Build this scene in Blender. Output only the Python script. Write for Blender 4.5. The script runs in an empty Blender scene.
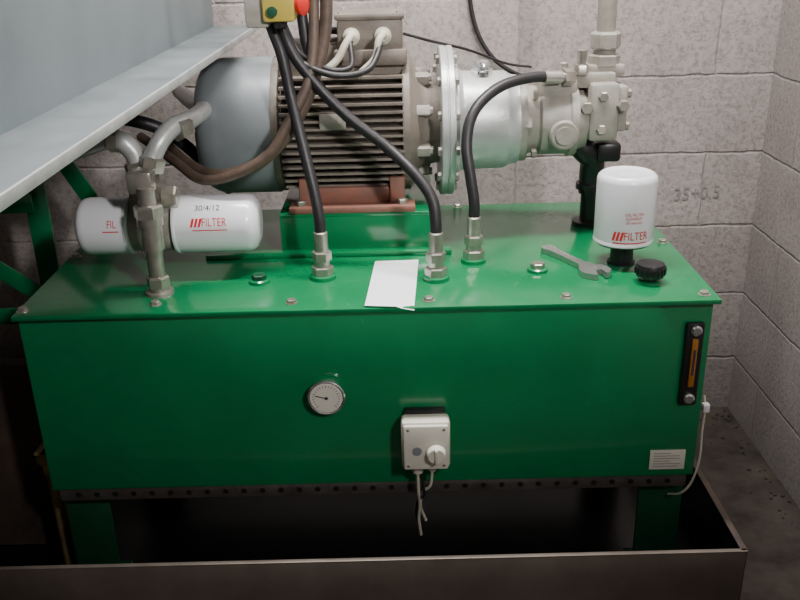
import bpy, bmesh, math, random
from mathutils import Matrix, Vector, Quaternion
random.seed(4)
COL=bpy.context.scene.collection
# ------------------------------------------------------------------ camera
f=880
cam=bpy.data.cameras.new('camera'); co=bpy.data.objects.new('camera',cam); COL.objects.link(co)
cam.sensor_width=36; cam.lens=36*f/800; cam.clip_start=.02
R=Matrix.Rotation(math.pi/2-math.radians(22.5),3,'X')@Matrix.Rotation(math.radians(-1.4),3,'Z')
co.matrix_world=Matrix.Translation((0.06,-1.395,1.31))@R.to_4x4()
bpy.context.scene.camera=co

# ------------------------------------------------------------------ materials
def mat(name,col,rough=.5,metal=0.0,var=0.0,vscale=12,col2=None,bump=0.0,bscale=60,spec=.5,coat=0,rvar=0,detail=6):
    m=bpy.data.materials.new(name); m.use_nodes=True
    nt=m.node_tree; N=nt.nodes; Lk=nt.links; b=N['Principled BSDF']
    b.inputs['Base Color'].default_value=(*col,1); b.inputs['Roughness'].default_value=rough
    b.inputs['Metallic'].default_value=metal; b.inputs['Specular IOR Level'].default_value=spec
    b.inputs['Coat Weight'].default_value=coat; b.inputs['Coat Roughness'].default_value=.12
    tc=N.new('ShaderNodeTexCoord')
    if var>0 or rvar>0:
        n=N.new('ShaderNodeTexNoise'); n.inputs['Scale'].default_value=vscale; n.inputs['Detail'].default_value=detail; n.inputs['Roughness'].default_value=.65
        Lk.new(tc.outputs['Object'],n.inputs['Vector'])
        if var>0:
            r=N.new('ShaderNodeValToRGB'); r.color_ramp.elements[0].position=.5-.22; r.color_ramp.elements[1].position=.5+.22
            c2=col2 if col2 else tuple(c*(1-var) for c in col)
            r.color_ramp.elements[0].color=(*c2,1); r.color_ramp.elements[1].color=(*col,1)
            Lk.new(n.outputs['Fac'],r.inputs['Fac']); Lk.new(r.outputs['Color'],b.inputs['Base Color'])
        if rvar>0:
            mr=N.new('ShaderNodeMapRange'); mr.inputs['From Min'].default_value=.3; mr.inputs['From Max'].default_value=.7
            mr.inputs['To Min'].default_value=rough; mr.inputs['To Max'].default_value=rough+rvar
            Lk.new(n.outputs['Fac'],mr.inputs['Value']); Lk.new(mr.outputs['Result'],b.inputs['Roughness'])
    if bump>0:
        n2=N.new('ShaderNodeTexNoise'); n2.inputs['Scale'].default_value=bscale; n2.inputs['Detail'].default_value=4
        Lk.new(tc.outputs['Object'],n2.inputs['Vector'])
        bp=N.new('ShaderNodeBump'); bp.inputs['Strength'].default_value=bump; bp.inputs['Distance'].default_value=.002
        Lk.new(n2.outputs['Fac'],bp.inputs['Height']); Lk.new(bp.outputs['Normal'],b.inputs['Normal'])
    return m
def block_mat(name,axis,offu,offz,k=1.0):
    m=bpy.data.materials.new(name); m.use_nodes=True
    nt=m.node_tree; N=nt.nodes; Lk=nt.links; b=N['Principled BSDF']; b.inputs['Roughness'].default_value=.9
    tc=N.new('ShaderNodeTexCoord'); sp=N.new('ShaderNodeSeparateXYZ'); Lk.new(tc.outputs['Object'],sp.inputs[0])
    a1=N.new('ShaderNodeMath'); a1.operation='ADD'; a1.inputs[1].default_value=offu; Lk.new(sp.outputs[axis],a1.inputs[0])
    a2=N.new('ShaderNodeMath'); a2.operation='ADD'; a2.inputs[1].default_value=offz; Lk.new(sp.outputs['Z'],a2.inputs[0])
    cb=N.new('ShaderNodeCombineXYZ'); Lk.new(a1.outputs[0],cb.inputs[0]); Lk.new(a2.outputs[0],cb.inputs[1])
    nz=N.new('ShaderNodeTexNoise'); nz.inputs['Scale'].default_value=22; nz.inputs['Detail'].default_value=5; Lk.new(tc.outputs['Object'],nz.inputs['Vector'])
    vm=N.new('ShaderNodeVectorMath'); vm.operation='SCALE'; vm.inputs['Scale'].default_value=.012; Lk.new(nz.outputs['Color'],vm.inputs[0])
    va=N.new('ShaderNodeVectorMath'); va.operation='ADD'; Lk.new(cb.outputs[0],va.inputs[0]); Lk.new(vm.outputs[0],va.inputs[1])
    br=N.new('ShaderNodeTexBrick'); br.inputs['Scale'].default_value=1; br.inputs['Brick Width'].default_value=.5; br.inputs['Row Height'].default_value=.2
    br.inputs['Mortar Size'].default_value=.005; br.inputs['Mortar Smooth'].default_value=.9; br.inputs['Bias'].default_value=0
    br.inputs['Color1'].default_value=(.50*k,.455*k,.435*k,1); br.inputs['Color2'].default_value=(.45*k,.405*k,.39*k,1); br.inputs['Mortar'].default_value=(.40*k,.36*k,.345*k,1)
    Lk.new(va.outputs[0],br.inputs['Vector'])
    n=N.new('ShaderNodeTexNoise'); n.inputs['Scale'].default_value=95; n.inputs['Detail'].default_value=9; n.inputs['Roughness'].default_value=.75
    Lk.new(tc.outputs['Object'],n.inputs['Vector'])
    n3=N.new('ShaderNodeTexNoise'); n3.inputs['Scale'].default_value=4.5; n3.inputs['Detail'].default_value=8; n3.inputs['Roughness'].default_value=.65; Lk.new(tc.outputs['Object'],n3.inputs['Vector'])
    r=N.new('ShaderNodeValToRGB'); r.color_ramp.elements[0].position=.36; r.color_ramp.elements[1].position=.54
    r.color_ramp.elements[0].color=(.62,.60,.59,1); r.color_ramp.elements[1].color=(1,1,1,1); Lk.new(n.outputs['Fac'],r.inputs['Fac'])
    r3=N.new('ShaderNodeValToRGB'); r3.color_ramp.elements[0].position=.3; r3.color_ramp.elements[1].position=.7
    r3.color_ramp.elements[0].color=(.80,.78,.77,1); r3.color_ramp.elements[1].color=(1.08,1.06,1.05,1); Lk.new(n3.outputs['Fac'],r3.inputs['Fac'])
    mx=N.new('ShaderNodeMixRGB'); mx.blend_type='MULTIPLY'; mx.inputs[0].default_value=1; Lk.new(br.outputs['Color'],mx.inputs[1]); Lk.new(r.outputs['Color'],mx.inputs[2])
    mx2=N.new('ShaderNodeMixRGB'); mx2.blend_type='MULTIPLY'; mx2.inputs[0].default_value=1; Lk.new(mx.outputs[0],mx2.inputs[1]); Lk.new(r3.outputs['Color'],mx2.inputs[2])
    # blocks get darker towards the floor
    mg=N.new('ShaderNodeMapRange'); mg.inputs['From Min'].default_value=0; mg.inputs['From Max'].default_value=.6; mg.inputs['To Min'].default_value=.45; mg.inputs['To Max'].default_value=1
    Lk.new(sp.outputs['Z'],mg.inputs['Value'])
    mx3=N.new('ShaderNodeMixRGB'); mx3.blend_type='MULTIPLY'; mx3.inputs[0].default_value=1; Lk.new(mx2.outputs[0],mx3.inputs[1]); Lk.new(mg.outputs['Result'],mx3.inputs[2])
    Lk.new(mx3.outputs[0],b.inputs['Base Color'])
    sub=N.new('ShaderNodeMath'); sub.operation='SUBTRACT'; Lk.new(n.outputs['Fac'],sub.inputs[0]); Lk.new(br.outputs['Fac'],sub.inputs[1])
    bp=N.new('ShaderNodeBump'); bp.inputs['Strength'].default_value=.45; bp.inputs['Distance'].default_value=.005
    Lk.new(sub.outputs[0],bp.inputs['Height']); Lk.new(bp.outputs['Normal'],b.inputs['Normal'])
    return m
M={}
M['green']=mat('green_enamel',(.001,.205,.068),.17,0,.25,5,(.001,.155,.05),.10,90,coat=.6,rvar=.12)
M['greend']=mat('green_enamel_dull_shaded',(.003,.07,.03),.45,0,.5,8,(.004,.04,.018),.15,60)  # duller enamel; for the legs, shade under the tank is put into the colour
M['white']=mat('white_paint',(.80,.80,.84),.25,0,coat=.3)
M['red']=mat('red_ink',(.65,.02,.03),.4)
M['ink']=mat('dark_ink',(.03,.03,.05),.5)
M['chalk']=mat('faded_marker',(.30,.27,.26),.9)
M['black']=mat('black_plastic',(.012,.012,.013),.35)
M['rubber']=mat('hose_rubber',(.022,.02,.022),.45,0,.3,40,bump=.2,bscale=200)
M['brownhose']=mat('dirty_brown_hose',(.13,.085,.06),.55,0,.5,25,(.05,.035,.028),.2,150)
M['cast']=mat('cast_motor_paint',(.25,.215,.18),.5,.05,.5,14,(.12,.10,.085),.3,90)
M['cowl']=mat('fan_cowl_paint',(.235,.26,.275),.38,.1,.35,6,(.17,.19,.20),.1,60)
M['alu']=mat('cast_aluminium',(.62,.64,.64),.38,.4,.3,18,(.44,.45,.44),.25,120)
M['grey']=mat('pump_grey_paint',(.40,.38,.335),.5,0,.5,20,(.23,.21,.18),.25,80)
M['steel']=mat('zinc_steel',(.56,.54,.49),.33,.75,.35,30,(.34,.31,.26),.1,100)
M['wsteel']=mat('wrench_steel',(.50,.50,.48),.32,.8,.25,30)
M['chrome']=mat('chrome',(.75,.75,.75),.2,.9)
M['brass']=mat('brass',(.50,.38,.18),.4,.7,.4,30)
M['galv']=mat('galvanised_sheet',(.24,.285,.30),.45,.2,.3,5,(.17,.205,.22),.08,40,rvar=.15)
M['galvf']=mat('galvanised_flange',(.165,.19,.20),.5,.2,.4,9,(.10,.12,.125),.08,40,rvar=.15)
M['galvl']=mat('galvanised_edge',(.55,.58,.58),.4,.4,.4,18,(.34,.36,.35))
M['tray']=mat('stainless_tray',(.25,.21,.18),.42,.6,.35,6,(.15,.125,.105),.1,30,rvar=.15)
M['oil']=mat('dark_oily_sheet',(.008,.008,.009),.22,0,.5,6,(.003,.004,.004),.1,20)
M['rust']=mat('rusty_steel',(.075,.045,.03),.75,.1,.7,14,(.022,.017,.014),.5,80)
M['strip']=mat('dirty_steel_strip',(.095,.085,.075),.6,.3,.5,20,(.04,.035,.03),.3,80)
M['redox']=mat('red_oxide_foot',(.34,.12,.08),.6,.1,.6,20,(.16,.10,.08),.3,80)
M['cream']=mat('cream_plastic',(.62,.58,.47),.4,0,.2,20)
M['beige']=mat('ivory_plastic',(.66,.64,.55),.38)
M['paper']=mat('paper',(.90,.92,.94),.7,spec=.2)
M['amber']=mat('amber_glass',(.36,.14,.02),.15,0,coat=.5)
M['yellow']=mat('yellow_plastic',(.55,.42,.08),.4)
M['redbtn']=mat('red_button',(.6,.02,.015),.3)
M['floor']=mat('dirty_concrete',(.052,.042,.035),.9,0,.6,12,(.016,.013,.011),.8,50,detail=10,spec=.2)
M['ceil']=mat('ceiling_paint',(.30,.29,.28),.9,0,.2,4)
M['wback']=block_mat('blockwork_back','X',.12,.03)
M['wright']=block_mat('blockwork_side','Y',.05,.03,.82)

# ------------------------------------------------------------------ mesh helpers
def group(name,loc=(0,0,0)):
    e=bpy.data.objects.new(name,None); COL.objects.link(e); e.location=loc; e.empty_display_size=.05; return e
def fin(bm,name,m,parent=None,ang=32):
    bmesh.ops.recalc_face_normals(bm,faces=bm.faces)
    for e in bm.edges:
        if len(e.link_faces)==2:
            e.smooth = e.calc_face_angle(0)<math.radians(ang)
    for fc in bm.faces: fc.smooth=True
    me=bpy.data.meshes.new(name); bm.to_mesh(me); bm.free()
    ms=m if isinstance(m,(list,tuple)) else [m]
    for k in ms: me.materials.append(M[k])
    o=bpy.data.objects.new(name,me); COL.objects.link(o)
    if parent:
        o.parent=parent; o.matrix_parent_inverse=Matrix.Translation(-Vector(parent.location))
    return o
def addbox(bm,c,s,rot=None,bev=0):
    mtx=Matrix.Translation(c)@(rot.to_4x4() if rot else Matrix.Identity(4))@Matrix.Diagonal((*s,1))
    r=bmesh.ops.create_cube(bm,size=1,matrix=mtx)
    if bev>0:
        es=list({e for v in r['verts'] for e in v.link_edges})
        bmesh.ops.bevel(bm,geom=es,offset=bev,segments=2,affect='EDGES',profile=.5)
def box(name,c,s,m,parent=None,bev=.0015,rot=None):
    bm=bmesh.new(); addbox(bm,c,s,rot,bev); return fin(bm,name,m,parent)
def addlathe(bm,o,d,prof,seg=48):
    q=Vector((0,0,1)).rotation_difference(Vector(d).normalized()); o=Vector(o); rings=[]
    for h,r in prof:
        if r<1e-6: rings.append([bm.verts.new(o+q@Vector((0,0,h)))])
        else: rings.append([bm.verts.new(o+q@Vector((r*math.cos(2*math.pi*i/seg),r*math.sin(2*math.pi*i/seg),h))) for i in range(seg)])
    for a,b in zip(rings,rings[1:]):
        for i in range(seg):
            j=(i+1)%seg
            if len(a)==1 and len(b)==1: continue
            if len(a)==1: bm.faces.new((a[0],b[i],b[j]))
            elif len(b)==1: bm.faces.new((a[i],a[j],b[0]))
            else: bm.faces.new((a[i],a[j],b[j],b[i]))
    for rg in (rings[0],rings[-1]):
        if len(rg)>1: bm.faces.new(rg)
def lathe(name,o,d,prof,m,parent=None,seg=48):
    bm=bmesh.new(); addlathe(bm,o,d,prof,seg); return fin(bm,name,m,parent)
def addhex(bm,o,d,r,h,dome=True):
    addlathe(bm,o,d,[(0,r),(h*.85,r),(h,r*.86)],6)
def catmull(pts,n=14):
    P=[Vector(p) for p in pts]; P=[P[0]*2-P[1]]+P+[P[-1]*2-P[-2]]; out=[]
    for i in range(1,len(P)-2):
        for k in range(n):
            t=k/n; a,b,c,d=P[i-1:i+3]
            out.append(.5*((2*b)+(c-a)*t+(2*a-5*b+4*c-d)*t*t+(3*b-a-3*c+d)*t**3))
    out.append(P[-2]); return out
def addtube(bm,pts,r,seg=14,n=14,raw=False):
    C=[Vector(p) for p in pts] if raw else catmull(pts,n)
    T=[(C[min(i+1,len(C)-1)]-C[max(i-1,0)]).normalized() for i in range(len(C))]
    u=T[0].orthogonal().normalized(); rings=[]
    for i,p in enumerate(C):
        if i: 
            u=T[i-1].rotation_difference(T[i])@u; u=(u-T[i]*u.dot(T[i])).normalized()
        w=T[i].cross(u)
        rings.append([bm.verts.new(p+(u*math.cos(2*math.pi*k/seg)+w*math.sin(2*math.pi*k/seg))*r) for k in range(seg)])
    for a,b in zip(rings,rings[1:]):
        for k in range(seg): bm.faces.new((a[k],a[(k+1)%seg],b[(k+1)%seg],b[k]))
    bm.faces.new(rings[0]); bm.faces.new(rings[-1])
def tube(name,pts,r,m,parent=None,seg=14,n=14):
    bm=bmesh.new(); addtube(bm,pts,r,seg,n); return fin(bm,name,m,parent,50)
def textmesh(body,size):
    t=bpy.data.curves.new('txt','FONT'); t.body=body; t.size=size; t.align_x='CENTER'; t.align_y='CENTER'; t.resolution_u=3
    o=bpy.data.objects.new('txt',t); COL.objects.link(o); dg=bpy.context.evaluated_depsgraph_get()
    me=bpy.data.meshes.new_from_object(o.evaluated_get(dg)); bpy.data.objects.remove(o)
    bm=bmesh.new(); bm.from_mesh(me); return bm
def wraptext(name,body,size,fn,m,parent,sx=1.0):
    bm=textmesh(body,size)
    for _ in range(2):
        bmesh.ops.subdivide_edges(bm,edges=[e for e in bm.edges if e.calc_length()>size*.25],cuts=1)
    for v in bm.verts: v.co=Vector(fn(v.co.x*sx,v.co.y))
    return fin(bm,name,m,parent)
def patch(name,w,h,cx,cy,fn,m,parent,n=10,skew=0):
    bm=bmesh.new(); g=[[bm.verts.new(fn(cx-w/2+w*i/n+skew*j,cy-h/2+h*j)) for i in range(n+1)] for j in (0,1)]
    for i in range(n): bm.faces.new((g[0][i],g[0][i+1],g[1][i+1],g[1][i]))
    return fin(bm,name,m,parent)

# ------------------------------------------------------------------ room
def slab(name,c,s,m): return box(name,c,s,m,None,0)
slab('floor',(-.3,-1.0,-.05),(3.9,4.6,.1),'floor')
slab('wall_back',(-.55,.93,1.4),(3.3,.1,2.8),'wback')
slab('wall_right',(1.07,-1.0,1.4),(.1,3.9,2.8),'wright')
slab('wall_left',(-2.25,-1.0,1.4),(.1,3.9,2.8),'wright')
slab('wall_front',(-.55,-3.0,1.4),(3.3,.1,2.8),'wback')
slab('ceiling',(-.55,-1.0,2.85),(3.5,4.1,.1),'ceil')
bm=bmesh.new()
for i in range(90):
    if random.random()<.5: x=random.uniform(.68,1.01); y=.87-abs(random.gauss(0,.05))
    else: y=random.uniform(-.2,.86); x=1.01-abs(random.gauss(0,.04))
    s=random.uniform(.0015,.005)
    mt=Matrix.Translation((min(x,1.005),min(y,.865),s*.5))@Matrix.Rotation(random.uniform(0,3),4,'Z')@Matrix.Rotation(random.uniform(0,.6),4,'X')@Matrix.Diagonal((s*random.uniform(.8,1.6),s,s*.8,1))
    bmesh.ops.create_icosphere(bm,subdivisions=1,radius=1,matrix=mt)
fin(bm,'floor_rubble','floor')
wraptext('wall_writing','35+0.5',.05,lambda a,b:(a+.86,.8785,b+.655+.05*a),'chalk',None,.9)

# ------------------------------------------------------------------ drip tray
g=group('drip_tray',(-.2,.3,0))
x0,x1,y0,y1,zt=-1.15,.668,-.120,.74,.28
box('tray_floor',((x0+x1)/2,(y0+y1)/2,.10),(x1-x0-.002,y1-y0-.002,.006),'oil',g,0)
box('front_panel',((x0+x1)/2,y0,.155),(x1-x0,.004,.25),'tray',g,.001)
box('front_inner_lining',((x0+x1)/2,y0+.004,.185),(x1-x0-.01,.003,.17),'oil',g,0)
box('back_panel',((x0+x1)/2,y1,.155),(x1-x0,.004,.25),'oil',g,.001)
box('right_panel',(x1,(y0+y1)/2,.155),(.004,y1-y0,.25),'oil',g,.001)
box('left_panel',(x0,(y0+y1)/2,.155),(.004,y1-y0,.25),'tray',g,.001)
box('front_rim',((x0+x1)/2,y0+.002,zt),(x1-x0+.004,.009,.003),'tray',g,.001)
box('right_rim',(x1-.003,(y0+y1)/2,zt),(.012,y1-y0,.003),'rust',g,.001)
for i,(a,b) in enumerate([(x0+.05,y0+.05),(x1-.05,y0+.05),(x0+.05,y1-.05),(x1-.05,y1-.05)]):
    box('foot_%d'%(i+1),(a,b,.05),(.05,.05,.1),'tray',g,.002)

# ------------------------------------------------------------------ tank
g=group('hydraulic_tank',(0,.3,.103))
box('tank_body',(0,.295,.5335),(1.212,.57,.357),'green',g,.004)
box('top_plate',(.002,.30,.716),(1.222,.612,.009),'green',g,.002)
box('front_weld_edge',(0,.008,.7095),(1.205,.006,.006),'green',g,.002)
box('base_flange',(0,.030,.342),(1.19,.03,.028),'strip',g,.001)
bm=bmesh.new()
for i in range(33): addlathe(bm,(-.56+i*.035,.0155,.341),(0,-1,0),[(0,.0055),(.001,.0055),(.0012,0)],12)
fin(bm,'flange_holes','black',g)
bm=bmesh.new()
for sx in (-1,1):
    for yy in (.05,.54):
        addbox(bm,(sx*.56,yy,.225),(.085,.006,.245),None,.001)
        addbox(bm,(sx*.60,yy+(.03 if yy<.3 else -.03),.225),(.006,.065,.245),None,.001)
        addbox(bm,(sx*.565,yy+(.02 if yy<.3 else -.02),.107),(.10,.08,.008),None,.001)
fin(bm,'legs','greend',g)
bm=bmesh.new()
bx=[(-.37,.035),(-.13,.028),(.11,.024),(.35,.022),(.590,.020),(-.597,.02),(.597,.30),(-.597,.30),(.59,.585),(.2,.59),(-.2,.59),(-.59,.585)]
for a,b in bx:
    addlathe(bm,(a,b,.72),(0,0,1),[(0,.011),(.0015,.011),(.0018,.0)],20)
    addhex(bm,(a,b,.7215),(0,0,1),.0085,.006)
fin(bm,'cover_bolts','steel',g)
for n,a,b in (('plug_a',-.20,.13),('plug_b',.32,.155)):
    lathe(n+'_boss',(a,b,.72),(0,0,1),[(0,.02),(.006,.019),(.008,.016),(.008,0)],'green',g,24)
    bm=bmesh.new(); addhex(bm,(a,b,.728),(0,0,1),.014,.009); addlathe(bm,(a,b,.7371),(0,0,1),[(0,.006),(.0005,.006),(.0006,0)],12)
    fin(bm,n,'steel' if n=='plug_b' else 'greend',g)
# motor platform
mp=group('motor_mounting_frame',(-.02,.42,.7205))
box('platform_base_strip',(-.08,.273,.7255),(.49,.03,.009),'green',mp,.002)
box('platform_front',(-.02,.285,.7605),(.31,.008,.079),'green',mp,.002)
box('platform_top',(-.02,.42,.801),(.31,.28,.008),'green',mp,.002)
box('platform_back',(-.02,.555,.7605),(.31,.008,.079),'green',mp,.002)
for i,x in enumerate((-.12,.08)): box('platform_web_%d'%i,(x,.42,.76),(.008,.262,.078),'green',mp,.001)

# level gauge on front
lg=group('oil_level_gauge',(.574,.01,.51))
box('gauge_back',(.576,.005,.593),(.032,.010,.164),'black',lg,.004)
box('gauge_window',(.576,-.002,.598),(.011,.006,.094),'amber',lg,.002)
box('gauge_scale',(.576,-.0052,.60),(.004,.001,.05),'ink',lg,0)
bm=bmesh.new()
for z in (.527,.661): addlathe(bm,(.576,0,z),(0,-1,0),[(0,.010),(.004,.010),(.007,.007),(.007,0)],24)
fin(bm,'gauge_screws','chrome',lg)
lb=group('data_label',(.553,.009,.392))
box('label_plate',(.553,.0088,.392),(.066,.0015,.042),'beige',lb,.0004)
bm=bmesh.new()
for i in range(6):
    w=random.uniform(.03,.052); addbox(bm,(.527+w/2,.0078,.406-.0056*i),(w,.0004,.0012))
fin(bm,'label_print','cowl',lb)
# thermometer
th=group('dial_thermometer',(-.076,.01,.550))
c=Vector((-.076,.010,.550))
lathe('bezel',c,(0,-1,0),[(0,.028),(.012,.028),(.013,.033),(.019,.034),(.021,.032),(.0195,.029)],'chrome',th)
lathe('dial_face',c+Vector((0,-.017,0)),(0,-1,0),[(0,.029),(.003,.029),(.0031,0)],'beige',th)
bm=bmesh.new()
for i in range(21):
    a=math.radians(225-270*i/20); L=.005 if i%5==0 else .003
    addbox(bm,c+Vector((math.cos(a)*.023,-.0204,math.sin(a)*.023)),(L,.0006,.0009),Matrix.Rotation(-a,3,'Y'))
a=math.radians(165); addbox(bm,c+Vector((math.cos(a)*.008,-.0208,math.sin(a)*.008)),(.024,.0006,.0014),Matrix.Rotation(-a,3,'Y'))
addlathe(bm,c+Vector((0,-.0202,0)),(0,-1,0),[(0,.003),(.0012,.003),(.0014,0)],14)
fin(bm,'dial_marks','ink',th)
# thermostat
ts=group('thermostat_box',(.10,.01,.46)); dz=.015
box('mounting_pocket',(.10,.004,.448+dz+.004),(.074,.014,.10),'black',ts,.002)
box('housing',(.10,-.018,.446+dz),(.088,.036,.100),'beige',ts,.008)
box('cover',(.10,-.038,.446+dz),(.08,.008,.090),'beige',ts,.003)
lathe('knob',(.118,-.041,.436+dz),(0,-1,0),[(0,.019),(.004,.018),(.014,.0155),(.015,.014),(.015,0)],'beige',ts,32)
box('knob_grip',(.118,-.058,.436+dz),(.005,.006,.028),'cream',ts,.001)
lathe('pilot',(.084,-.041,.44+dz),(0,-1,0),[(0,.009),(.003,.008),(.003,0)],'cowl',ts,20)
bm=bmesh.new()
for x in (.064,.136): 
    for z in (.409,.483): addlathe(bm,(x+(.004 if x<.1 else -.004),-.0415,z+dz),(0,-1,0),[(0,.003),(.001,.0028),(.0011,0)],10)
fin(bm,'cover_screws','steel',ts)
lathe('gland',(.085,-.018,.398+dz),(0,0,-1),[(0,.010),(.016,.010),(.018,.007)],'cream',ts,16)
lathe('gland_2',(.112,-.018,.398+dz),(0,0,-1),[(0,.008),(.012,.008),(.014,.006)],'cream',ts,16)
tube('cable_1',[(.085,-.018,.40),(.086,-.016,.35),(.088,.0,.31),(.086,.01,.27),(.09,.015,.23)],.003,'cream',ts,8)
tube('cable_2',[(.089,-.018,.40),(.096,-.02,.35),(.085,.0,.32),(.082,.01,.28),(.088,.02,.25)],.0028,'black',ts,8)
tube('cable_3',[(.112,-.018,.401),(.108,-.016,.365),(.094,-.008,.345),(.09,.01,.30),(.10,.02,.26)],.0028,'cream',ts,8)

# paper
bm=bmesh.new(); n=14; rows=[]
for j in range(n+1):
    t=j/n; y=.228-.230*t
    row=[]
    for i in range(9):
        s=i/8; x=.013-.014*t+(.085)*s
        z=.7212+.0012*(1+math.sin(t*9))*s+.003*(1-s)*t*t
        yy=y+(-.008*s*t)
        if yy<-.0072: z=.7212-(-.0072-yy)*2.0; yy=-.0072-(-.0072-yy)*.4
        row.append(bm.verts.new((x,yy,z)))
    rows.append(row)
for a,b in zip(rows,rows[1:]):
    for i in range(8): bm.faces.new((a[i],a[i+1],b[i+1],b[i]))
o=fin(bm,'paper_sheet','paper'); 
# ------------------------------------------------------------------ wrench (adjustable)
def extr(bm,pts,z0,z1,T):
    lo=[bm.verts.new(T@Vector((x,y,z0))) for x,y in pts]; hi=[bm.verts.new(T@Vector((x,y,z1))) for x,y in pts]
    bm.faces.new(lo); bm.faces.new(hi)
    for i in range(len(pts)): bm.faces.new((lo[i],lo[(i+1)%len(pts)],hi[(i+1)%len(pts)],hi[i]))
A=Vector((.355,.262,0)); B=Vector((.435,.105,0)); ang=math.atan2(B.y-A.y,B.x-A.x)
T=Matrix.Translation((A.x,A.y,.7212))@Matrix.Rotation(ang,4,'Z')@Matrix.Diagonal((1.05,1.25,1.2,1))
bm=bmesh.new()
outl=[(-.006,-.006),(-.002,-.010),(.008,-.0115),(.018,-.008),(.06,-.0065),(.105,-.0075),(.118,-.014),(.128,-.021),(.140,-.024),(.152,-.023),(.166,-.016),(.168,-.012),(.150,-.004),(.149,.004),(.150,.006),(.140,.010),(.128,.014),(.118,.012),(.105,.0075),(.06,.0065),(.018,.008),(.008,.0115),(-.002,.010),(-.006,.006)]
extr(bm,outl,0,.009,T)
extr(bm,[(.130,.004),(.148,.006),(.170,.002),(.172,.006),(.160,.018),(.142,.021),(.130,.016)],.001,.010,T)
wg=group('adjustable_wrench',(.395,.18,.7212)); fin(bm,'body','wsteel',wg)
bm=bmesh.new(); q=T.to_3x3()
addlathe(bm,T@Vector((.128,.006,.005)),(q@Vector((1,0,0))).normalized(),[(0,.006),(.012,.006)],16)
fin(bm,'worm_screw','steel',wg)
bm=bmesh.new(); addlathe(bm,T@Vector((.004,0,.0091)),(0,0,1),[(0,.0045),(.0003,.0045),(.0004,0)],16)
extr(bm,[(.03,-.0018),(.09,-.0018),(.09,.0018),(.03,.0018)],.0091,.0094,T)
fin(bm,'hang_hole_and_recess','steel',wg)

# ------------------------------------------------------------------ upright filter
r=.0555; cx,cy=.486,.19; zb=.764
fg=group('oil_filter',(cx,cy,.72))
lathe('mount_adapter',(cx,cy,.7205),(0,0,1),[(0,.026),(.004,.026),(.006,.022),(.040,.021),(.044,.03)],'black',fg)
lathe('gasket',(cx,cy,zb-.0015),(0,0,1),[(0,.050),(.003,.053)],'black',fg)
lathe('canister',(cx,cy,zb+.001),(0,0,1),[(0,.052),(.003,r+.0003),(.006,r+.0006),(.010,r-.001),(.012,r-.0003),(.120,r-.0003),(.127,r-.002),(.131,r-.006),(.133,r-.010),(.1315,r-.014),(.130,r-.018),(.1325,.012),(.1325,0)],'white',fg,64)
def fu(a0,rr,x,y): return lambda tx,ty:(x+rr*math.cos(a0+tx/rr),y+rr*math.sin(a0+tx/rr),ty)
F0=fu(math.radians(-90),r+.0006,cx,cy)
wraptext('brand_text','FILTER',.022,lambda a,b:F0(a+.010,b+zb+.026),'red',fg,.75)
for i in range(3): patch('stripe_%d'%i,.0045,.017,-.033+i*.007,zb+.026,F0,'red',fg,3,.004)
patch('underline',.066,.002,.0,zb+.013,F0,'red',fg,12)
wraptext('model_text','OIL FILTER\nELEMENT\n25 micron',.0075,lambda a,b:F0(a+.004,b+zb+.060),'red',fg)
bg=group('breather_cap',(.512,.085,.72))
lathe('cap',(.512,.085,.7205),(0,0,1),[(0,.014),(.010,.014),(.012,.024),(.018,.0265),(.030,.0265),(.036,.024),(.038,.018),(.038,0)],'black',bg,40)
bm=bmesh.new()
for i in range(20):
    a=i*math.pi/10; addbox(bm,(.512+.0265*math.cos(a),.085+.0265*math.sin(a),.7445),(.003,.003,.012),Matrix.Rotation(a,3,'Z'))
fin(bm,'grip_ribs','black',bg)
lathe('collar',(.512,.085,.7203),(0,0,1),[(0,.022),(.004,.021),(.005,.015)],'green',bg,32)

# ------------------------------------------------------------------ side filters + manifold
ff=group('return_filter_assembly',(-.375,.09,.72))
yf,zf,rf=.20,.816,.054
prof=[(0,0),(0,rf-.022),(.002,rf-.018),(.006,rf-.008),(.013,rf-.002),(.022,rf),(.094,rf),(.096,rf+.0015),(.100,rf+.001),(.102,rf-.004),(.102,0)]
lathe('left_canister',(-.540,yf,zf),(1,0,0),prof,'white',ff,64)
prof2=[(0,0),(0,rf-.022),(.002,rf-.018),(.006,rf-.008),(.013,rf-.002),(.022,rf),(.150,rf),(.152,rf+.0015),(.156,rf+.001),(.158,rf-.004),(.158,0)]
lathe('right_canister',(-.200,yf,zf),(-1,0,0),prof2,'white',ff,64)
lathe('filter_head',(-.440,yf,zf),(1,0,0),[(0,.04),(.004,.049),(.02,.049),(.024,.040),(.056,.040),(.060,.049),(.076,.049),(.080,.04)],'grey',ff)
def fx(x,rr,a0): return lambda tx,ty:(x+tx, yf-rr*math.cos(a0+ty/rr), zf+rr*math.sin(a0+ty/rr))
G=fx(-.285,rf+.0006,math.radians(18))
wraptext('right_brand_text','FILTER',.022,lambda a,b:G(a+.008,b),'red',ff,.72)
for i in range(3): patch('right_stripe_%d'%i,.0045,.016,-.034+i*.007,0,G,'red',ff,3,.004)
patch('right_underline',.064,.002,.0,-.014,G,'red',ff,3)
wraptext('right_handwriting','30/4/12',.017,lambda a,b:G(a-.005,b+.028),'ink',ff,.9)
G2=fx(-.475,rf+.0006,math.radians(18))
wraptext('left_brand_text','FIL',.02,lambda a,b:G2(a+.010,b),'red',ff,.72)
patch('left_underline',.03,.002,.008,-.013,G2,'red',ff,3)
bm=bmesh.new(); px,py=-.375,.088
addlathe(bm,(px,py,.7205),(0,0,1),[(0,.026),(.006,.025),(.008,.017),(.022,.017)],24)
addhex(bm,(px,py,.735),(0,0,1),.021,.020)
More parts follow.
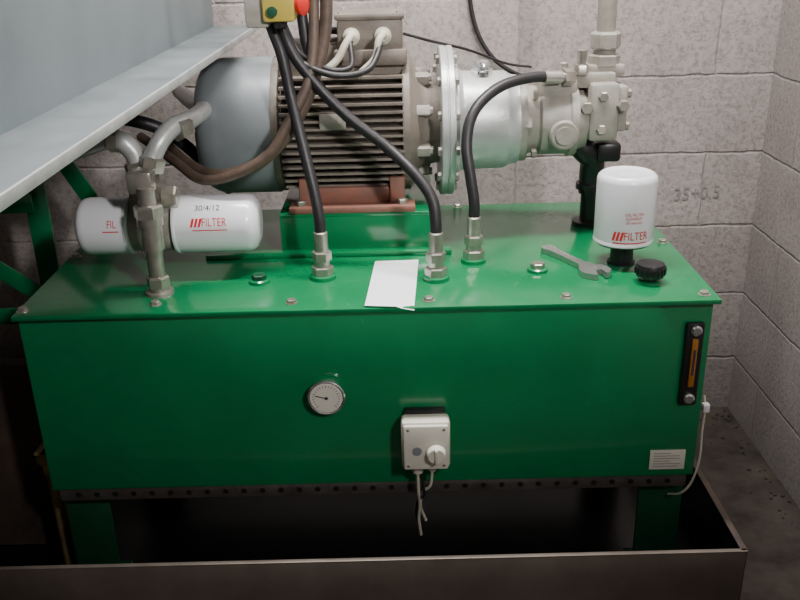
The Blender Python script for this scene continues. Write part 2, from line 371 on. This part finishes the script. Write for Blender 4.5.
addlathe(bm,(px,py,.755),(0,0,1),[(0,.0145),(.05,.0145),(.05,.019),(.095,.019),(.095,.0225),(.125,.0225)],28)
addhex(bm,(px,py,.865),(0,0,1),.026,.022)
addlathe(bm,(px,py,.887),(0,0,1),[(0,.015),(.03,.015)],28)
fin(bm,'riser_pipe','steel',ff)
bm=bmesh.new()
addbox(bm,(-.385,.115,.925),(.044,.06,.04),None,.006)
addbox(bm,(-.40,.16,.885),(.045,.05,.075),None,.008)
addhex(bm,(-.40,.16,.92),(-.25,0,1),.024,.028)
addhex(bm,(-.375,.135,.935),(.3,.1,1),.022,.026)
addhex(bm,(-.36,.14,.885),(1,0,0),.021,.025)
addlathe(bm,(-.403,.2,.80),(0,0,1),[(0,.026),(.08,.026)],24)
fin(bm,'tee_fitting','steel',ff)
tube('elbow_pipe_left',[(-.402,.16,.94),(-.41,.16,.965),(-.43,.16,.985),(-.46,.17,.985),(-.52,.19,.965),(-.60,.23,.95),(-.75,.30,.94)],.0175,'alu',ff,18)
tube('elbow_pipe_right',[(-.372,.138,.955),(-.355,.15,.985),(-.335,.18,1.005),(-.31,.22,1.01),(-.31,.32,1.01),(-.36,.45,1.0),(-.42,.60,1.0)],.0165,'alu',ff,18)
bm=bmesh.new(); addhex(bm,(-.335,.18,.998),(.6,.8,.2),.024,.03); addhex(bm,(-.43,.16,.985),(-1,.1,0),.021,.022)
fin(bm,'union_nuts','steel',ff)
tube('rear_hose',[(-.31,.50,.80),(-.36,.42,.90),(-.42,.36,.97),(-.55,.36,1.0),(-.7,.4,1.02)],.013,'rubber',ff)

# ------------------------------------------------------------------ motor
ax,az=.42,.955
mo=group('electric_motor',(-.1,ax,.805))
lathe('fan_cowl',(-.335,ax,az),(1,0,0),[(0,0),(0,.085),(.004,.108),(.014,.124),(.030,.133),(.05,.1365),(.155,.1365),(.155,.13)],'cowl',mo,72)
bm=bmesh.new()
for rr in (.03,.045,.06,.075): addlathe(bm,(-.336,ax,az),(-1,0,0),[(0,rr-.004),(.0006,rr-.004),(.0006,rr),(0,rr)],40)
fin(bm,'cowl_grille','black',mo)
lathe('rear_shield',(-.185,ax,az),(1,0,0),[(0,.132),(.004,.134),(.018,.134),(.022,.12)],'cast',mo,60)
lathe('stator_core',(-.17,ax,az),(1,0,0),[(0,.115),(.255,.115)],'cast',mo,60)
bm=bmesh.new(); z=-.105
while z<=.1051:
    h=math.sqrt(.1455**2-z*z); h=min(h,.137)
    addbox(bm,(-.043,ax,az+z),(.238,2*h,.0046)); z+=.0150
for i in range(-5,6):
    y=i*.0135; h=math.sqrt(.146**2-y*y); addbox(bm,(-.043,ax+y,az+.055+h/2-.0),(.238,.0032,h-.11+.11-.06))
fin(bm,'cooling_fins','cast',mo)
lathe('drive_shield',(.072,ax,az),(1,0,0),[(0,.12),(.002,.136),(.016,.137),(.022,.128),(.034,.100),(.05,.088),(.065,.085),(.078,.083)],'cast',mo,60)
bm=bmesh.new()
for i in range(8):
    a=math.radians(22.5+45*i); addbox(bm,(.108,ax+.10*math.cos(a),az+.10*math.sin(a)),(.04,.02,.02),Matrix.Rotation(a,3,'X'),.003)
    addhex(bm,(.125,ax+.102*math.cos(a),az+.102*math.sin(a)),(1,0,0),.008,.008)
fin(bm,'shield_lugs','grey',mo)
bm=bmesh.new()
for i in range(12):
    a=math.radians(15+30*i); addhex(bm,(.176,ax+.132*math.cos(a),az+.132*math.sin(a)),(1,0,0),.009,.008)
    addhex(bm,(.149,ax+.132*math.cos(a),az+.132*math.sin(a)),(-1,0,0),.009,.008)
fin(bm,'flange_bolts','steel',mo)
lathe('mounting_flange',(.148,ax,az),(1,0,0),[(0,.09),(0,.147),(.002,.150),(.012,.150),(.0135,.1475),(.015,.1475),(.0165,.150),(.026,.150),(.028,.147),(.028,.09)],'alu',mo,80)
bm=bmesh.new()
for s in (-1,1):
    addbox(bm,(-.03,ax+s*.118,.8115),(.25,.05,.013),None,.003)
    for x in (-.12,.06): addbox(bm,(x,ax+s*.095,.84),(.03,.05,.06),None,.004)
    addbox(bm,(-.03,ax+s*.09,.832),(.21,.04,.034),None,.004)
fin(bm,'feet','redox',mo)
bm=bmesh.new()
for s in (-1,1):
    for x in (-.13,.07): addhex(bm,(x,ax+s*.125,.818),(0,0,1),.011,.010)
fin(bm,'foot_bolts','steel',mo)
box('terminal_base',(.015,.40,1.095),(.14,.13,.03),'cast',mo,.004)
box('terminal_box',(.015,.40,1.135),(.125,.12,.06),'cast',mo,.006)
box('terminal_lid',(.015,.40,1.170),(.132,.127,.012),'cast',mo,.004)
bm=bmesh.new()
for x in (-.04,.07):
    for y in (.345,.455): addlathe(bm,(x,y,1.176),(0,0,1),[(0,.005),(.003,.004),(.003,0)],12)
fin(bm,'lid_screws','steel',mo)
for i,x in enumerate((-.02,.04)):
    lathe('cable_gland_%d'%i,(x,.343,1.135),(0,-1,0),[(0,.016),(.012,.016),(.014,.012),(.024,.011),(.026,.009)],'cream',mo,20)
    tube('cream_lead_%d'%i,[(x,.325,1.135),(x,.305,1.138),(x-.01,.292,1.125),(x-.025,.285,1.10),(x-.05,.275,1.08)] if i==0 else [(x,.325,1.135),(x,.30,1.14),(x-.008,.285,1.13),(x-.016,.28,1.10),(x-.05,.27,1.07)],.0068,'cream',mo,12)
box('nameplate',(-.06,ax-.139,.985),(.05,.002,.03),'grey',mo,.0005)
lathe('lifting_lug',(-.10,ax,1.09),(0,0,1),[(0,.018),(.02,.018),(.022,.012)],'cast',mo,24)
tube('cable_loop',[(-.15,.24,1.17),(-.13,.23,1.125),(-.09,.22,1.095),(-.04,.22,1.080),(.01,.24,1.085),(.03,.27,1.11),(.035,.30,1.135)],.006,'rubber',mo,10)
tube('cable_loop_2',[(-.14,.25,1.18),(-.11,.24,1.12),(-.06,.235,1.09),(-.02,.25,1.09),(-.02,.29,1.12),(-.022,.305,1.136)],.005,'rubber',mo,10)
tube('supply_cable',[(-.05,.40,1.14),(-.08,.38,1.15),(-.10,.36,1.20),(-.10,.34,1.30),(-.10,.34,1.5)],.007,'rubber',mo,10)
tube('earth_lead',[(.08,.42,1.13),(.14,.45,1.11),(.22,.55,1.08),(.32,.70,1.03),(.40,.85,1.0)],.003,'rubber',mo,8)
bm=bmesh.new()
addbox(bm,(-.085,.40,1.125),(.035,.035,.05),None,.004); addhex(bm,(-.085,.40,1.15),(0,0,1),.014,.02); addhex(bm,(-.085,.38,1.13),(0,-1,0),.012,.015)
fin(bm,'lifting_fitting','brass',mo)

# bell housing + pump
pu=group('hydraulic_pump',(.40,ax,.72))
lathe('bell_housing',(.1765,ax,az),(1,0,0),[(0,.09),(0,.118),(.008,.118),(.012,.104),(.018,.100),(.103,.098),(.110,.095),(.115,.091),(.130,.089),(.132,.086)],'alu',pu,72)
bm=bmesh.new(); addlathe(bm,(.235,.40,az+.094),(0,-.1,1),[(0,.020),(.010,.020),(.012,.017),(.020,.017),(.028,.012),(.031,.0)],28)
addhex(bm,(.235,.40,az+.099),(0,-.1,1),.022,.008); fin(bm,'inspection_plug','chrome',pu)
lathe('pump_body',(.307,ax,az),(1,0,0),[(0,.05),(0,.084),(.014,.085),(.016,.072),(.040,.066),(.045,.073),(.10,.073),(.104,.077),(.118,.077),(.121,.066),(.140,.06),(.146,.02),(.146,0)],'grey',pu,60)
bm=bmesh.new()
addbox(bm,(.322,ax,az),(.02,.13,.13),Matrix.Rotation(math.radians(45),3,'X'),.01)
addbox(bm,(.385,.41,1.02),(.075,.08,.04),None,.008)
addbox(bm,(.475,.405,.975),(.06,.10,.115),None,.010)
addbox(bm,(.512,.40,.98),(.022,.07,.09),None,.006)
addbox(bm,(.455,.41,1.035),(.09,.06,.03),None,.006)
addlathe(bm,(.395,.365,.935),(0,-1,0),[(0,.03),(.02,.03),(.024,.026),(.024,.018),(.03,.018),(.03,0)],28)
fin(bm,'valve_block','grey',pu)
bm=bmesh.new()
for z in (.945,1.01):
    for y in (.375,.43): addhex(bm,(.522,y,z),(1,0,0),.009,.008)
    addhex(bm,(.47,.356,z-.002),(0,-1,0),.010,.009); 
addhex(bm,(.51,.362,.99),(0,-1,0),.012,.02)
addhex(bm,(.44,.37,.985),(0,-1,0),.013,.016)
for a in (45,135,225,315): addhex(bm,(.333,ax+.082*math.cos(math.radians(a)),az+.082*math.sin(math.radians(a))),(1,0,0),.010,.010)
fin(bm,'block_bolts','steel',pu)
bm=bmesh.new()
addhex(bm,(.395,.385,1.035),(0,0,1),.015,.016); addlathe(bm,(.395,.385,1.05),(0,0,1),[(0,.009),(.02,.009),(.022,.006)],16)
addhex(bm,(.43,.385,1.047),(0,0,1),.014,.02); addlathe(bm,(.43,.385,1.066),(0,0,1),[(0,.008),(.02,.010),(.028,.010),(.03,.0)],16)
fin(bm,'pump_fittings','steel',pu)
bm=bmesh.new()
addbox(bm,(.482,.42,1.052),(.075,.05,.022),None,.004)
addhex(bm,(.482,.42,1.06),(0,0,1),.032,.022)
addlathe(bm,(.482,.42,1.08),(0,0,1),[(0,.022),(.012,.022),(.012,.027),(.02,.027)],28)
addhex(bm,(.482,.42,1.095),(0,0,1),.031,.030)
fin(bm,'pipe_union','grey',pu)
lathe('riser_pipe',(.482,.42,1.12),(0,0,1),[(0,.0185),(1.679,.0185)],'grey',pu,28)
bm=bmesh.new()
addtube(bm,[(.44,.42,.90),(.455,.42,.885),(.472,.43,.865),(.475,.44,.83),(.475,.44,.79)],.026,20)
addlathe(bm,(.475,.44,.7205),(0,0,1),[(0,.036),(.008,.036),(.01,.020),(.09,.020)],28)
addlathe(bm,(.475,.44,.80),(0,0,1),[(0,.032),(.012,.032)],28)
addbox(bm,(.50,.42,.885),(.05,.05,.04),None,.008)
fin(bm,'suction_pipe','black',pu)

# ------------------------------------------------------------------ hoses
def fitting(bm,x,y,d=(0,0,1)):
    addhex(bm,(x,y,.728),d,.021,.018)
    addlathe(bm,(x,y,.746),d,[(0,.0145),(.012,.0145)],20)
    addhex(bm,(x,y,.757),d,.0185,.018)
    addlathe(bm,(x,y,.774),d,[(0,.013),(.036,.013),(.038,.011)],20)
def hose(name,base,pts,m='rubber',end=None,r=.0105):
    h=group(name,(base[0],base[1],.72))
    lathe('boss',(base[0],base[1],.7205),(0,0,1),[(0,.025),(.007,.024),(.009,.02),(.009,0)],'green',h,28)
    bm=bmesh.new(); fitting(bm,*base)
    if end: 
        o,d=end; d=Vector(d).normalized(); addlathe(bm,o,d,[(0,.013),(.035,.013),(.036,.010),(.045,.010)],20); addhex(bm,Vector(o)+d*.04,d,.017,.022)
    fin(bm,'end_fittings','steel',h)
    tube('hose',[(base[0],base[1],.80)]+pts,r,m,h)
hose('hydraulic_hose',(-.083,.145),[(-.084,.147,.84),(-.094,.16,.90),(-.112,.185,.98),(-.128,.21,1.05),(-.14,.22,1.12),(-.165,.24,1.20),(-.18,.26,1.35)])
hose('hydraulic_hose',(.128,.125),[(.128,.128,.83),(.122,.14,.87),(.092,.165,.91),(.04,.20,.955),(-.03,.215,1.01),(-.085,.22,1.07),(-.125,.225,1.13),(-.15,.25,1.22),(-.16,.26,1.35)])
hose('hydraulic_hose',(.205,.215),[(.205,.216,.84),(.198,.225,.89),(.192,.24,.94),(.20,.26,.985),(.225,.285,1.018),(.27,.315,1.042),(.33,.345,1.05),(.365,.357,1.047)],end=((.352,.354,1.048),(1,.25,-.05)))
hb=group('brown_hose_bundle',(-.1,.25,1.0))
tube('hose_a',[(-.05,.25,1.45),(-.055,.25,1.30),(-.06,.245,1.17),(-.08,.235,1.09),(-.11,.225,1.02),(-.15,.21,.965),(-.20,.20,.925),(-.27,.21,.905),(-.33,.26,.91),(-.40,.36,.93)],.0115,'brownhose',hb)
tube('hose_b',[(-.075,.25,1.45),(-.078,.25,1.30),(-.08,.245,1.20),(-.085,.23,1.12),(-.10,.215,1.06),(-.135,.20,1.00),(-.17,.19,.95),(-.23,.185,.915),(-.30,.20,.90),(-.36,.26,.92),(-.45,.36,.95)],.0095,'brownhose',hb)
tube('hose_c',[(-.10,.26,1.40),(-.105,.26,1.25),(-.10,.25,1.15),(-.09,.245,1.08),(-.12,.24,1.0),(-.18,.235,.94)],.010,'rubber',hb)

# control pendant
pe=group('control_pendant',(-.15,.2,1.2))
box('yellow_case',(-.135,.20,1.220),(.055,.05,.085),'yellow',pe,.006)
box('grey_case',(-.175,.215,1.205),(.04,.05,.075),'grey',pe,.005)
lathe('stop_button',(-.107,.20,1.205),(1,-.5,0),[(0,.010),(.008,.010),(.009,.018),(.016,.019),(.019,.014),(.02,0)],'redbtn',pe,28)
lathe('start_button',(-.145,.174,1.195),(0,-1,0),[(0,.009),(.006,.009),(.007,0)],'greend',pe,20)
lathe('case_plug',(-.135,.20,1.179),(0,0,-1),[(0,.012),(.012,.011),(.014,.008)],'black',pe,20)
tube('hanging_cable',[(-.135,.20,1.26),(-.135,.205,1.6),(-.13,.21,2.2),(-.13,.21,2.80)],.008,'rubber',pe,10)

tube('conduit_cable',[(.22,.868,1.75),(.235,.868,1.40),(.245,.868,1.20),(.262,.868,1.10),(.30,.866,1.03),(.35,.866,.99),(.41,.868,.965)],.0055,'rubber')
sc=group('sensor_cable',(.615,.02,.4))
tube('cable',[(.616,.03,.515),(.617,.02,.49),(.613,.012,.45),(.610,.0,.40),(.600,-.002,.35),(.585,.005,.32),(.57,.03,.30)],.0022,'cream',sc,8)
box('clip',(.614,.012,.50),(.012,.014,.016),'white',sc,.002)

# ------------------------------------------------------------------ hopper on left
ho=group('steel_hopper',(-.9,-.2,1.13))
ya,yb=-1.15,.62
box('side_panel',(-.335,(ya+yb)/2,1.36),(.005,yb-ya,.46),'galv',ho,.001)
box('end_panel',(-.98,yb,1.36),(1.29,.005,.46),'galv',ho,.001)
box('near_panel',(-.98,ya,1.36),(1.29,.005,.46),'galv',ho,.001)
box('outer_panel',(-1.62,(ya+yb)/2,1.36),(.005,yb-ya,.46),'galv',ho,.001)
box('bottom_panel',(-.975,(ya+yb)/2,1.132),(1.29,yb-ya,.004),'galv',ho,.001)
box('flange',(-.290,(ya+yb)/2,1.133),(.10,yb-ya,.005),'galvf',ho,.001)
box('flange_lip',(-.2405,(ya+yb)/2,1.130),(.004,yb-ya,.012),'galvl',ho,.001)
box('top_rim',(-.335,(ya+yb)/2,1.59),(.04,yb-ya,.01),'galvl',ho,.002)
hs=group('hopper_support_frame',(-1.1,.5,0))
bm=bmesh.new()
for x,y in ((-.75,.52),(-1.55,.52),(-1.55,-1.1)):
    addbox(bm,(x,y,.565),(.05,.006,1.125),None,.001); addbox(bm,(x-.022,y+.025,.565),(.006,.05,1.125),None,.001)
addbox(bm,(-1.15,.52,.80),(.80,.045,.006),None,.001); addbox(bm,(-1.15,.50,.78),(.80,.006,.045),None,.001)
addbox(bm,(-1.15,.52,.5),(.80,.006,.04),None,.001)
addbox(bm,(-.90,.50,.66),(.42,.006,.04),Matrix.Rotation(math.radians(38),3,'Y'),.001)
addbox(bm,(-.70,.60,.84),(.22,.006,.04),Matrix.Rotation(math.radians(62),3,'Y'),.001)
fin(bm,'frame_members','green',hs)
rp=group('rusty_side_panel',(-.88,.18,.103))
box('sheet',(-.885,.18,.32),(.43,.006,.43),'rust',rp,.001)
box('top_angle',(-.885,.195,.535),(.43,.035,.006),'rust',rp,.001)
bv=group('drain_valve',(-.63,.12,.103))
bm=bmesh.new(); addlathe(bm,(-.640,.1,.1035),(0,0,1),[(0,.012),(.28,.012)],16); addhex(bm,(-.640,.1,.34),(0,0,1),.018,.03); addlathe(bm,(-.640,.1,.385),(0,-1,0),[(-.02,.014),(.03,.014)],16); addbox(bm,(-.640,.075,.41),(.012,.05,.006),None,.001)
fin(bm,'valve','brass',bv)

# ------------------------------------------------------------------ lighting
me=mat('tube_glow',(1,1,1)); b=me.node_tree.nodes['Principled BSDF']; b.inputs['Emission Color'].default_value=(1,.97,.93,1); b.inputs['Emission Strength'].default_value=5
M['glow']=me
def fixture(name,x,y,L,e):
    g=group(name,(x,y,2.8))
    box('housing',(x,y,2.775),(L,.14,.05),'white',g,.006)
    for s in (-1,1): lathe('tube_%d'%(s+2),(x-L/2+.03,y+s*.035,2.735),(1,0,0),[(0,.013),(L-.06,.013)],'glow',g,16)
    l=bpy.data.lights.new(name+'_light','AREA'); l.shape='RECTANGLE'; l.size=L; l.size_y=.12; l.energy=e; l.color=(1,.965,.94)
    o=bpy.data.objects.new('lamp_light',l); COL.objects.link(o); o.location=(x,y,2.70); o.parent=g; o.matrix_parent_inverse=Matrix.Translation(-Vector(g.location))
fixture('fluorescent_light',.20,.14,1.2,92)
fixture('fluorescent_light',-.2,-2.0,1.2,3)
# added fill lamp and body, out of view on the right wall, aimed at the motor
g=group('bulkhead_light',(1.02,-1.7,1.95))
lathe('base',(1.019,-1.7,1.95),(-1,0,0),[(0,.13),(.03,.13),(.035,.12)],'black',g,40)
lathe('glass',(.984,-1.7,1.95),(-1,0,0),[(0,.115),(.03,.10),(.045,.07),(.05,.0)],'glow',g,40)
l=bpy.data.lights.new('bulkhead','AREA'); l.shape='DISK'; l.size=.22; l.energy=11; l.spread=math.radians(70); l.color=(1,.97,.95)
o=bpy.data.objects.new('lamp_light',l); COL.objects.link(o); o.location=(.92,-1.7,1.95)
o.rotation_euler=(Vector((-.25,.5,1.25))-Vector(o.location)).to_track_quat('-Z','Y').to_euler(); o.parent=g; o.matrix_parent_inverse=Matrix.Translation(-Vector(g.location))
w=bpy.data.worlds.new('world'); bpy.context.scene.world=w; w.use_nodes=True
w.node_tree.nodes['Background'].inputs[0].default_value=(.8,.85,1,1); w.node_tree.nodes['Background'].inputs[1].default_value=.1
